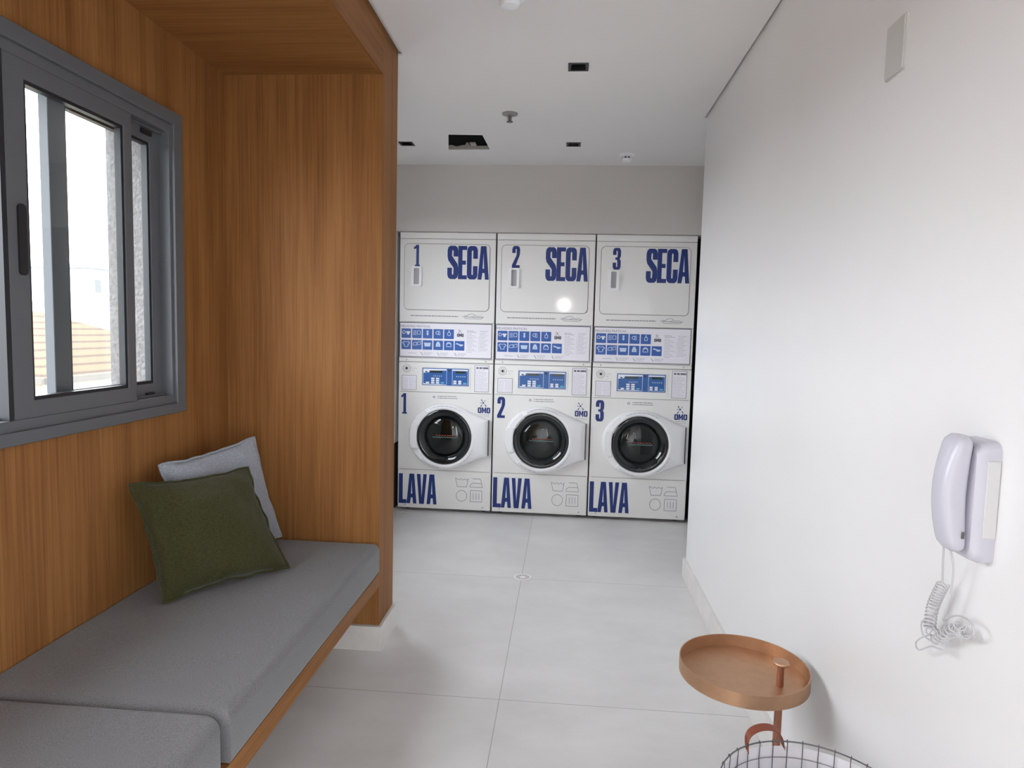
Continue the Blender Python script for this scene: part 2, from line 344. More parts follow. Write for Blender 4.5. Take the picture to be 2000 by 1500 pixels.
# ------------------------------------------------------------------ bench and cushions
b = thing('bench', (-1.05, 0, 0), 'long floating oak bench shelf fixed along the window wall', 'bench')
def bp_(o, par=b):
    o.parent = par; o.matrix_parent_inverse = Matrix.Translation(-Vector(par.location)); return o
bp_(MB().box(XL+.004, XF, -.42, Y1-.002, .267, .325).obj('bench_board', WOODY, bevel=.0012))
for y in (1.9, .6, -.3): bp_(MB().box(XL+.004, XL+.04, y-.02, y+.02, .12, .267).box(XL+.004, XF-.12, y-.02, y+.02, .245, .267).obj('bracket', GAP))
def cushion(name, y0, y1, label, r0, ztop=.452):
    """box cushion with rounded edges, slightly crowned and wrinkled at its end"""
    x0, x1, z0 = XL+.004, XF+.006, .3265
    mb = MB(); NX, NY = 40, 70
    bev = .030
    def prof(t):     # rounded inset near the rim
        return 0
    grid = []
    for j in range(NY+1):
        row = []
        for i in range(NX+1):
            u, v = i/NX, j/NY
            u = .5-.5*math.cos(PI*u); v = .5-.5*math.cos(PI*v)
            x = x0+(x1-x0)*u; y = y0+(y1-y0)*v
            # rounded corner in plan at the near, front end
            d = min(x-x0+.02, x1-x, y-y0, y1-y)
            dz = 0
            rc = .055 if r0 else .018
            qx, qy = x-(x1-rc), y-(y1-rc)
            if qx > 0 and qy > 0:
                hq = max(qx, qy)/max(1e-9, math.hypot(qx, qy)); qx *= hq; qy *= hq
                x, y = x1-rc+qx, y1-rc+qy; d = min(d, rc-math.hypot(qx, qy))
            if d < bev: q = (bev-d)/bev; dz = bev*(1-math.sqrt(max(0, 1-q*q)))
            z = ztop-dz + .004*math.sin(PI*u)*math.sin(PI*v) + .0015*noise.noise(Vector((x*7, y*7, 0)))
            row.append((x, y, z))
        grid.append(row)
    V = [[mb.bm.verts.new(p) for p in r] for r in grid]
    for j in range(NY):
        for i in range(NX): mb.bm.faces.new((V[j][i], V[j][i+1], V[j+1][i+1], V[j+1][i]))
    rim = [V[0][i] for i in range(NX+1)] + [V[j][NX] for j in range(1, NY+1)] + [V[NY][i] for i in range(NX-1, -1, -1)] + [V[j][0] for j in range(NY-1, 0, -1)]
    low = [mb.bm.verts.new((v.co.x, v.co.y, z0+.01)) for v in rim]
    low2 = [mb.bm.verts.new((min(max(v.co.x, x0+.008), x1-.008), min(max(v.co.y, y0+.008), y1-.008), z0)) for v in rim]
    n = len(rim)
    for i in range(n):
        k = (i+1) % n
        mb.bm.faces.new((rim[i], low[i], low[k], rim[k])); mb.bm.faces.new((low[i], low2[i], low2[k], low[k]))
    mb.bm.faces.new(low2)
    o = mb.obj(name, CUSH, smooth=60)
    return tag(o, label, 'cushion', 'seat cushions on the bench')
cushion('seat_cushion', 1.352, Y1-.004, 'long grey felt seat cushion at the far end of the bench, under the two pillows', False)
cushion('seat_cushion', -.4, 1.349, 'grey felt seat cushion at the near end of the bench, rounded front corner', True, .456)

def pillow(name, corners, nrm, T, m, label, seed, pinch=.05, fold=lambda u, v: 0, wave=.008):
    BL, BR, TR, TL = [Vector(c) for c in corners]; nrm = Vector(nrm).normalized(); mb = MB(); N = 34
    ctr = (BL+BR+TR+TL)/4
    def base(u, v):
        # edges bow inwards between the corners
        p = (BL*(1-u)+BR*u)*(1-v) + (TL*(1-u)+TR*u)*v
        bow = pinch*(math.sin(PI*u)*(abs(2*v-1)**3)+math.sin(PI*v)*(abs(2*u-1)**3))
        return p + (ctr-p)*bow*1.3
    def h(u, v):
        a = max(0, 1-abs(2*u-1)**2.6); c = max(0, 1-abs(2*v-1)**2.6)
        return T*(a*c)**.62
    S = []
    for s in (1, -1):
        G = []
        for j in range(N+1):
            r = []
            for i in range(N+1):
                u, v = i/N, j/N; p = base(u, v); e = min(u, 1-u, v, 1-v)
                wr = noise.noise(Vector((u*3.0, v*3.0, seed+s)))*.016 + noise.noise(Vector((u*11, v*11, seed+s*2)))*.009*(1-min(1, e*3.5)) + fold(u, v) 
                k = h(u, v)
                r.append(p + nrm*s*(k + wr*min(1, e*14)))
                if e == 0: r[-1] = p + nrm*wave*noise.noise(Vector((u*6, v*6, seed))) + (p-ctr).normalized()*wave*.9*noise.noise(Vector((v*7, u*7, seed+9)))
            G.append(r)
        S.append(G)
    for s, G in enumerate(S):
        V = [[mb.bm.verts.new(p) for p in r] for r in G]
        for j in range(N):
            for i in range(N):
                f = (V[j][i], V[j][i+1], V[j+1][i+1], V[j+1][i]); mb.bm.faces.new(f if s == 0 else f[::-1])
    o = mb.obj(name, m, smooth=80)
    tag(o, label, 'pillow', 'throw pillows on the bench')
    G = S[0]
    edge = [G[0][i] for i in range(N)] + [G[j][N] for j in range(N)] + [G[N][i] for i in range(N, 0, -1)] + [G[j][0] for j in range(N, 0, -1)]
    edge = [p + (p-ctr).normalized()*.003 + nrm*.0015*noise.noise(p*40) for p in edge]
    MB().tube(edge, .0042, 6, closed=True).obj('seam', m, o, smooth=60)
    return o
pillow('throw_pillow', [(-1.196, 1.847, .470), (-.952, 2.193, .466), (-1.120, 2.236, .806), (-1.300, 1.860, .824)], (.80, -.56, .28), .062, GREENF,
       'olive green square pillow leaning in front of the pale blue one', 3, .06,
       lambda u, v: -.020*math.exp(-((u-.10-.12*v)/.05)**2)*math.exp(-((v-.45)/.22)**2) - .016*math.exp(-((u-.42)/.06)**2)*math.exp(-((v-.02)/.14)**2) + .012*math.exp(-((v-.70-.15*u)/.06)**2)*(1 if u < .8 else 0)*math.exp(-((u-.35)/.3)**2), .013)
pillow('throw_pillow', [(-1.235, 2.09, .475), (-1.115, 2.497, .475), (-1.185, 2.417, .883), (-1.305, 2.013, .852)], (.93, -.28, .2), .05, BLUEF,
       'pale grey blue square pillow standing behind the green one in the corner', 8)

# ------------------------------------------------------------------ lettering
SHAPES = {
 'L': (.80, [[(0, 0), (1, 0), (1, .13), (.5, .13), (.5, 1), (0, 1)]]),
 'A': (1.0, [[(0, 0), (.26, 1), (.74, 1), (1, 0), (.66, 0), (.61, .20), (.43, .20), (.34, 0)], [(.43, .33), (.57, .33), (.5, .80)]]),
 'V': (1.0, [[(.26, 0), (0, 1), (.36, 1), (.5, .22), (.64, 1), (1, 1), (.74, 0)]]),
 'E': (.78, [[(0, 0), (1, 0), (1, .12), (.48, .12), (.48, .44), (.88, .44), (.88, .56), (.48, .56), (.48, .88), (1, .88), (1, 1), (0, 1)]]),
 'C': (.95, [[(1, .62), (1, .86), (.93, .95), (.75, 1), (.25, 1), (.07, .95), (0, .86), (0, .14), (.07, .05), (.25, 0), (.75, 0), (.93, .05), (1, .14), (1, .40), (.57, .40), (.57, .16), (.5, .12), (.43, .16), (.43, .84), (.5, .88), (.57, .84), (.57, .62)]]),
 'S': (.95, [[(1, .68), (1, .86), (.93, .95), (.75, 1), (.25, 1), (.07, .95), (0, .86), (0, .68), (.08, .56), (.58, .34), (.57, .16), (.5, .12), (.43, .16), (.43, .34), (0, .34), (0, .14), (.07, .05), (.25, 0), (.75, 0), (.93, .05), (1, .14), (1, .36), (.92, .47), (.42, .70), (.43, .84), (.5, .88), (.57, .84), (.57, .68)]]),
 '1': (.9, [[(.42, 1), (.85, 1), (.85, .075), (1, .075), (1, 0), (.22, 0), (.22, .075), (.42, .075), (.42, .84), (.05, .79), (.05, .90), (.25, .93)]]),
 '2': (1.0, [[(0, .68), (0, .86), (.1, .96), (.28, 1), (.72, 1), (.9, .96), (1, .86), (1, .64), (.92, .53), (.50, .125), (1, .125), (1, 0), (0, 0), (0, .13), (.54, .56), (.57, .66), (.57, .84), (.5, .88), (.43, .84), (.43, .68)]]),
 '3': (1.0, [[(0, .68), (0, .86), (.1, .96), (.28, 1), (.72, 1), (.9, .96), (1, .86), (1, .61), (.86, .52), (.86, .50), (1, .41), (1, .14), (.9, .04), (.72, 0), (.28, 0), (.1, .04), (0, .14), (0, .33), (.43, .33), (.43, .16), (.5, .12), (.57, .16), (.57, .40), (.5, .46), (.30, .46), (.30, .565), (.5, .565), (.57, .61), (.57, .84), (.5, .88), (.43, .84), (.43, .68)]]),
 'O': (.9, [[(1, .14), (1, .86), (.93, .95), (.75, 1), (.25, 1), (.07, .95), (0, .86), (0, .14), (.07, .05), (.25, 0), (.75, 0), (.93, .05)], [(.37, .22), (.37, .78), (.5, .83), (.63, .78), (.63, .22), (.5, .17)]]),
 'M': (1.1, [[(0, 0), (0, 1), (.30, 1), (.5, .5), (.70, 1), (1, 1), (1, 0), (.72, 0), (.72, .55), (.5, .10), (.28, .55), (.28, 0)]]),
}
def word(mb, text, x0, x1, z0, z1, gap=.02, y0=-.0012, y1=0):
    tot = sum(SHAPES[c][0] for c in text) + gap*(len(text)-1)
    x = x0; k = (x1-x0)/tot
    for c in text:
        wd, loops = SHAPES[c]
        mb.slab([[(x+px*wd*k, z0+pz*(z1-z0)) for px, pz in l] for l in loops], y0, y1, 'y')
        x += (wd+gap)*k
    return mb
def font_text(text, size, x, z, y, m, name, parent, extr=.0004, xs=1.0):
    cu = bpy.data.curves.new(name, 'FONT'); cu.body = text; cu.size = size; cu.extrude = extr
    t = bpy.data.objects.new(name, cu); C.objects.link(t)
    dg = bpy.context.evaluated_depsgraph_get(); me = bpy.data.meshes.new_from_object(t.evaluated_get(dg))
    bpy.data.objects.remove(t)
    for v in me.vertices: v.co = Vector((x+v.co.x*xs, y-v.co.z, z+v.co.y))
    me.materials.clear(); me.materials.append(m)
    o = bpy.data.objects.new(name, me); C.objects.link(o); o.parent = parent; return o
def outline(mb, x0, x1, z0, z1, t, r=.001, y0=-.0008, y1=0):
    mb.slab([rrect(x0, x1, z0, z1, max(r, .0005), 3), rrect(x0+t, x1-t, z0+t, z1-t, max(r-t*.5, .0003), 3)], y0, y1, 'y'); return mb
def scribble(mb, x0, x1, z, h, rnd, y0=-.0006, y1=0):
    """a line of print too small to read: short dashes"""
    x = x0
    while x < x1-.004:
        L = min(rnd.uniform(.006, .022), x1-x); mb.box(x, x+L, y0, y1, z, z+h); x += L+rnd.uniform(.002, .004)
    return mb
def omo(mb, x0, z0, s):
    """OMO wordmark and splash mark; s = width of the word"""
    word(mb, 'OMO', x0, x0+s, z0, z0+s*.46, .10)
    cx, cz = x0+s*.42, z0+s*.84
    for (dx, dz, t) in ((-.17, .26, .05), (.17, .20, .035), (-.26, -.02, .028), (-.20, -.32, .05), (.26, -.30, .05)):
        a = (cx, cz); e = (cx+dx*s, cz+dz*s)
        mb.slab([strip(a, e, t*.4*s)], -.001, 0, 'y')
        f = .55 if (dx, dz) != (.17, .20) else .65
        p = (cx+dx*s*f, cz+dz*s*f); mb.slab([strip(p, e, t*1.25*s)], -.0012, 0, 'y')
    mb.slab([circ(cx, cz, .065*s, 12)], -.0012, 0, 'y')
    return mb

# ------------------------------------------------------------------ washing machine (local: x 0..MW, front at y=0, z up from the floor)
GAPX = .0050
def make_washer():
    r = thing('washing_machine', (XM, YM, 0), '-', 'washing machine', 'front loading washers under the dryers')
    x0, x1 = GAPX, MW-GAPX
    mb = MB(); mb.box(x0, x1, .02, .74, .03, .05).box(x0, x0+.012, .004, .74, .05, 1.078).box(x1-.012, x1, .004, .74, .05, 1.078)
    mb.box(x0+.012, x1-.012, .72, .74, .05, 1.078).box(x0+.012, x1-.012, .02, .72, 1.06, 1.078)
    mb.obj('cabinet', ENAM, r)
    for fx in (.06, MW-.06):
        for fy in (.08, .68): MB().lathe([(.02, .001), (.022, .008), (.015, .012), (.015, .032)], (fx, fy, 0), 'z', 16, True, True).obj('foot', BLACKP, r)
    MB().box(x1, MW-.0002, .010, .03, .03, 1.078).obj('gap_shade', GAP, r)  # black strip put in as the shade between neighbouring washers
    lp = MB().box(x0, x1, 0, .018, .022, .3035).obj('lower_panel', ENAM, r, bevel=.006)
    MB().slab([rect(x0, x1, .3065, .8655), circ(.345, .553, .19, 64)], 0, .016, 'y').obj('front_panel', ENAM, r)
    cp = MB().box(x0, x1, -.002, .02, .8675, 1.078).obj('control_panel', ENAM, r, bevel=.003)
    MB().box(x0+.01, x1-.01, .010, .019, .300, .31).obj('panel_joint', GAP, r); MB().box(x0+.01, x1-.01, .010, .02, .862, .871).obj('panel_joint', GAP, r)
    # print on the lower panel
    word(MB(), 'LAVA', .013, .291, .054, .272, .015).obj('lettering', NAVY, lp, loc=None)
    mb = MB(); t = .0028
    def path(P, close=False):
        P = P + ([P[0]] if close else [])
        for a, c in zip(P, P[1:]): mb.slab([strip(a, c, t)], -.0009, 0, 'y')
    path([(.426, .257), (.441, .192), (.508, .192), (.519, .254)])
    path([(.430+.086*k/16, .246+.005*math.sin(k*PI/2.6)) for k in range(17)])
    path([(.551, .254), (.604, .254), (.609, .250), (.623, .192), (.532, .192), (.535, .208), (.551, .222), (.614, .222)])
    path([(.472+.038*math.cos(a*PI/16), .126+.040*math.sin(a*PI/16)) for a in range(32)], True)
    path([(.537, .168), (.619, .167), (.619, .086), (.535, .086)], True)
    for x in (.558, .578, .598): path([(x, .151), (x, .103)])
    mb.obj('care_symbols', GREYT, lp)
    # drum and door
    MB().lathe([(.19, .014), (.19, .05), (.215, .06), (.215, .36), (.02, .38)], (.345, 0, .553), 'y', 48, False, True).obj('drum', DRUM, r, smooth=40)
    cx, cz, N = .345, .553, 240
    pts = [(cx+.262*math.cos(2*PI*k/120), cz+.236*math.sin(2*PI*k/120)) for k in range(120)] + [(.655, .682), (.655, .424)]
    def hull(P):
        P = sorted(P); 
        def half(Q):
            H = []
            for p in Q:
                while len(H) > 1 and (H[-1][0]-H[-2][0])*(p[1]-H[-2][1])-(H[-1][1]-H[-2][1])*(p[0]-H[-2][0]) <= 0: H.pop()
                H.append(p)
            return H
        return half(P)[:-1]+half(P[::-1])[:-1]
    H = hull(pts)
    def cast(a):
        d = (math.cos(a), math.sin(a))
        for p, q in zip(H, H[1:]+H[:1]):
            ex, ez = q[0]-p[0], q[1]-p[1]; den = d[0]*ez-d[1]*ex
            if abs(den) < 1e-12: continue
            t_ = ((p[0]-cx)*ez-(p[1]-cz)*ex)/den; s_ = ((p[0]-cx)*d[1]-(p[1]-cz)*d[0])/den
            if t_ > 0 and -1e-6 <= s_ <= 1+1e-6: return t_
        return .26
    A = [2*PI*k/N for k in range(N)]; RO = [cast(a) for a in A]
    def ring(fr, fy): return [(cx+fr(i)*math.cos(A[i]), fy(i), cz+fr(i)*math.sin(A[i])) for i in range(N)]
    def rec(i):     # finger recesses above and below the grip
        d = math.degrees(A[i]); return 1.0 if (127 < d < 157 or 205 < d < 226) else 0.0
    far = lambda i: min(1, max(0, (RO[i]-.262)/.06))
    Ls = [ring(lambda i: RO[i], lambda i: -.001), ring(lambda i: RO[i]-.001, lambda i: -.014-.006*far(i)),
          ring(lambda i: RO[i]-.009, lambda i: -.026), ring(lambda i: RO[i]*.8+.212*.2, lambda i: -.034+.0*rec(i)),
          ring(lambda i: RO[i]*.60+.212*.40, lambda i: -.040),
          ring(lambda i: .216, lambda i: -.048+.009*rec(i)), ring(lambda i: .210, lambda i: -.050+.009*rec(i)), ring(lambda i: .203, lambda i: -.048+.007*rec(i)),
          ring(lambda i: .1965, lambda i: -.040+.003*rec(i)), ring(lambda i: .192, lambda i: -.005)]
    d = MB().rings(Ls, False, False).obj('door', PLAST, r, smooth=38)
    MB().slab([[(.107, .470), (.101, .51), (.099, .553), (.101, .60), (.107, .636), (.156, .636), (.1515, .60), (.150, .553), (.1515, .50), (.155, .470)]], -.0485, -.030, 'y').obj('grip', PLAST, d, bevel=.003)
    MB().lathe([(.1955, -.030), (.196, -.040), (.190, -.045), (.176, -.044), (.160, -.036), (.146, -.024), (.142, -.018), (.146, -.016), (.186, -.010), (.1955, -.020)], (cx, 0, cz), 'y', 96, closed=True).obj('door_rim', BEZEL, d, smooth=50)
    prof = [(.0, -.036), (.04, -.035), (.08, -.031), (.115, -.024), (.140, -.014), (.143, -.008), (.138, -.006), (.11, -.016), (.07, -.024), (.03, -.028), (.0, -.029)]
    gl = MB().lathe(prof, (cx, 0, cz), 'y', 72).obj('door_glass', TINT, d, smooth=60)
    mb = MB(); 
    for k in range(7): mb.box(.286+k*.020, .286+k*.020+.014, -.0385, -.0375, .561, .568)
    mb.obj('warning_print', REDT, gl)
    mb = MB(); mb.tube([(.262+.17*k/60, -.0385, .551+.004*math.sin(k*.9)) for k in range(61)], .0012, 4); mb.obj('wave_print', mat('teal_print', (.25, .45, .45), .5), gl)
    MB().box(.655, .6625, -.022, -.001, .427, .680).obj('hinge', GREYL, d, bevel=.001)
    # print round the door
    rnd = random.Random(1)
    for a0, a1 in ((58, 118), (-58, -20), (-128, -95)):
        mb = MB()
        for k in range(int((a1-a0)/1.6)):
            a = math.radians(a0+k*1.6)
            if k % 5 == 4: continue
            rr = .222; p = Vector((cx+rr*math.cos(a), 0, cz+rr*math.sin(a)))
            mb.slab([strip((p.x, p.z), (p.x+.0036*-math.sin(a), p.z+.0036*math.cos(a)), .004)], -.0515, -.048, 'y')
        mb.obj('ring_print', LGREYT, d)
    # print on the front panel
    mb = MB(); mb.slab([circ(.262, .833, .009, 12), circ(.262, .833, .005, 8)], -.0007, 0, 'y')
    scribble(mb, .288, .425, .838, .0045, rnd); scribble(mb, .288, .430, .824, .0045, rnd); mb.obj('small_print', GREYT, r)
    omo(MB(), .578, .729, .088).obj('logo', NAVY, r)
    mb = MB(); scribble(mb, .586, .661, .716, .004, rnd); scribble(mb, .600, .661, .706, .003, rnd); mb.obj('logo_print', LGREYT, r)
    # control panel
    Y = -.002
    mb = MB(); outline(mb, .166, .519, .907, 1.050, .006, .004, Y-.003, Y); mb.obj('control_bezel', ENAM, cp)
    dp = MB().slab([rrect(.176, .509, .917, 1.040, .003, 3)], Y-.0012, Y, 'y').obj('control_display', CTRL, cp)
    mb = MB(); y = Y-.0012
    outline(mb, .182, .351, .922, 1.034, .0022, .001, y-.0007, y); outline(mb, .390, .503, .924, 1.034, .0022, .001, y-.0007, y)
    mb.slab([[(.184, 1.004), (.222, 1.008), (.228, 1.022), (.349, 1.024), (.349, 1.032), (.184, 1.032)]], y-.0006, y, 'y')
    mb.slab([[(.184, .923), (.184, .930), (.23, .926), (.30, .927), (.349, .924)]], y-.0006, y, 'y')
    mb.box(.392, .500, y-.0006, y, 1.024, 1.031)
    mb.obj('display_frame_print', WPRINT, dp)
    for (a, b2, c2, d2) in ((.234, .319, 1.006, 1.021), (.414, .484, 1.006, 1.021)): MB().box(a, b2, y-.0010, y, c2, d2).obj('display_window', LCD, dp)
    mb = MB(); mb.box(.196, .212, y-.0011, y, 1.008, 1.016); mb.obj('maker_mark', DARKT, dp)
    for (xa, xb, zs) in ((.240, .263, (.960, .945, .930)), (.274, .298, (.960, .945, .930)), (.202, .226, (.930,)), (.400, .421, (.944, .930)), (.435, .456, (.944, .930))):
        for z in zs: MB().box(xa, xb, y-.0022, y, z, z+.011).obj('key', WPRINT, dp)
    for xa in (.309, .469): MB().box(xa, xa+.024, y-.0022, y, .931, .942).obj('start_key', SKYB, dp)
    mb = MB()
    for k in range(5): mb.box(.256+k*.0135, .261+k*.0135, y-.0008, y, .980, .987)
    mb.obj('indicator_print', ICON, dp); mb = MB()
    for k in range(5): mb.box(.418+k*.015, .425+k*.015, y-.0008, y, .981, .986)
    mb.obj('indicator_print', ICON, dp)
    MB().lathe([(.007, -.0035), (.008, -.0005), (.008, .0)], (.369, y, 1.024), 'y', 16, True).obj('sensor', DARKT, dp)
    # coin slot and labels
    mb = MB(); mb.lathe([(.029, 0), (.029, -.001), (.0265, -.001), (.0265, 0)], (.062, Y, 1.033), 'y', 32); mb.obj('lock_label', GREYT, cp)
    mb = MB(); mb.lathe([(.017, 0), (.017, -.001), (.0148, -.001), (.0148, 0)], (.062, Y, 1.033), 'y', 32); mb.obj('lock_label', GREYT, cp)
    MB().lathe([(.0085, 0), (.0085, -.004), (.006, -.005)], (.062, Y, 1.033), 'y', 20, False, True).obj('lock', BLACKP, cp)
    mb = MB(); scribble(mb, .099, .134, 1.033, .003, rnd, Y-.0006, Y); scribble(mb, .102, .12, 1.015, .003, rnd, Y-.0006, Y); mb.obj('lock_print', LGREYT, cp)
    lb = MB().box(.028, .134, Y-.0008, Y, .879, .983).obj('label', STICK, cp)
    mb = MB(); outline(mb, .028, .134, .879, .983, .0028, .001, Y-.0016, Y-.0008)
    mb.obj('label_border', GREYT, lb)
    mb = MB(); 
    for k in range(9):
        z = .965-k*.0095
        if k < 2: scribble(mb, .036, .126, z, .002, rnd, Y-.0014, Y-.0008)
        else:
            scribble(mb, .036, .072, z, .002, rnd, Y-.0014, Y-.0008); scribble(mb, .082, .126, z, .002, rnd, Y-.0014, Y-.0008)
    mb.obj('label_print', LGREYT, lb)
    lb = MB().box(.550, .652, Y-.0008, Y, .880, 1.068).obj('label', STICK, cp)
    mb = MB(); outline(mb, .550, .652, .880, 1.068, .003, .001, Y-.0016, Y-.0008); mb.obj('label_border', GREYT, lb)
    mb = MB()
    for a, b2 in ((.562, .568), (.570, .577), (.583, .589), (.591, .600), (.606, .611), (.613, .620), (.622, .629), (.631, .637), (.639, .645)):
        mb.box(a, b2, Y-.0016, Y-.0008, 1.042, 1.055)
    mb.obj('label_heading', DARKT, lb)
    mb = MB()
    for k in range(15): scribble(mb, .560, .640 if k % 4 else .62, 1.026-k*.0095, .0022, rnd, Y-.0014, Y-.0008)
    mb.obj('label_print', LGREYT, lb)
    for sx, sz in ((.06, .045), (MW-.06, .045)):
        MB().lathe([(.006, 0), (.005, -.002), (.001, -.003)], (sx, 0, sz), 'y', 12, False, True).obj('screw', CHROME, lp)
    return r

def icon(mb, k, x, z, s):
    """small white laundry pictogram k in a square of side s at x,z (lower left)"""
    y0, y1 = -.0016, -.001
    def P(L): return [(x+a*s, z+b*s) for a, b in L]
    shirt = [(.30, .25), (.70, .25), (.70, .60), (.82, .52), (.92, .68), (.68, .85), (.58, .78), (.42, .78), (.32, .85), (.08, .68), (.18, .52), (.30, .60)]
    def ln(a, b, t=.035): mb.slab([strip(*P([a, b]), t*s)], y0, y1, 'y')
    if k == 0:
        mb.slab([[(x+(.42+a*.56)*s, z+(.20+b*.62)*s) for a, b in shirt]], y0, y1, 'y'); mb.slab([[(x+(.26+a)*s, z+(.58+b)*s) for a, b in circ(0, 0, .17, 16)], [(x+(.26+a)*s, z+(.58+b)*s) for a, b in circ(0, 0, .12, 16)]], y0, y1, 'y')
    elif k == 1:
        for q in range(4): ln((.1, .75-q*.13), (.45, .75-q*.13), .05)
        mb.slab([P([(.52, .38), (.88, .38), (.88, .78), (.52, .78)]), P([(.57, .43), (.83, .43), (.83, .73), (.57, .73)])], y0, y1, 'y')
    elif k == 2: mb.slab([P([(.5, .28), (.62, .45), (.56, .60), (.62, .80), (.38, .80), (.44, .60), (.38, .45)])], y0, y1, 'y')
    elif k == 3:
        mb.slab([P(circ(.40, .60, .18, 16)), P(circ(.40, .60, .12, 16))], y0, y1, 'y'); mb.slab([P([(.5, .38), (.72, .38), (.68, .80), (.48, .80)]), P([(.55, .43), (.67, .43), (.64, .75), (.53, .75)])], y0, y1, 'y')
    elif k == 4: mb.slab([P([(.36, .32), (.66, .32), (.70, .60), (.56, .72), (.56, .88), (.46, .88), (.46, .72), (.32, .60)]), P([(.41, .38), (.61, .38), (.64, .58), (.51, .67), (.38, .58)])], y0, y1, 'y')
    elif k == 5:
        o = P(shirt); c = (x+.5*s, z+.52*s); mb.slab([o, [(c[0]+(a-c[0])*.78, c[1]+(b-c[1])*.78) for a, b in o]], y0, y1, 'y')
    elif k == 6:
        mb.slab([P([(.08, .42), (.50, .42), (.50, .80), (.12, .72)]), P([(.13, .47), (.45, .47), (.45, .73), (.17, .67)])], y0, y1, 'y'); mb.slab([P([(.55, .45), (.92, .52), (.92, .86), (.55, .78)]), P([(.60, .50), (.87, .56), (.87, .79), (.60, .73)])], y0, y1, 'y')
    elif k == 7: mb.slab([P([(.22, .34), (.78, .34), (.86, .72), (.14, .72)])], y0, y1, 'y')
    elif k == 8: mb.slab([P([(.26, .34), (.74, .34), (.72, .60), (.60, .84), (.40, .84), (.28, .60)]), P([(.47, .45), (.53, .45), (.53, .55), (.47, .55)])], y0, y1, 'y')
    elif k == 9: mb.slab([P([(.24, .34), (.76, .34), (.76, .66), (.62, .82), (.38, .82), (.24, .66)]), P([(.30, .40), (.70, .40), (.70, .58), (.50, .70), (.30, .58)])], y0, y1, 'y')
    else: mb.slab([P([(.10, .66), (.40, .58), (.60, .42), (.88, .50), (.88, .62), (.50, .66), (.20, .78)])], y0, y1, 'y')

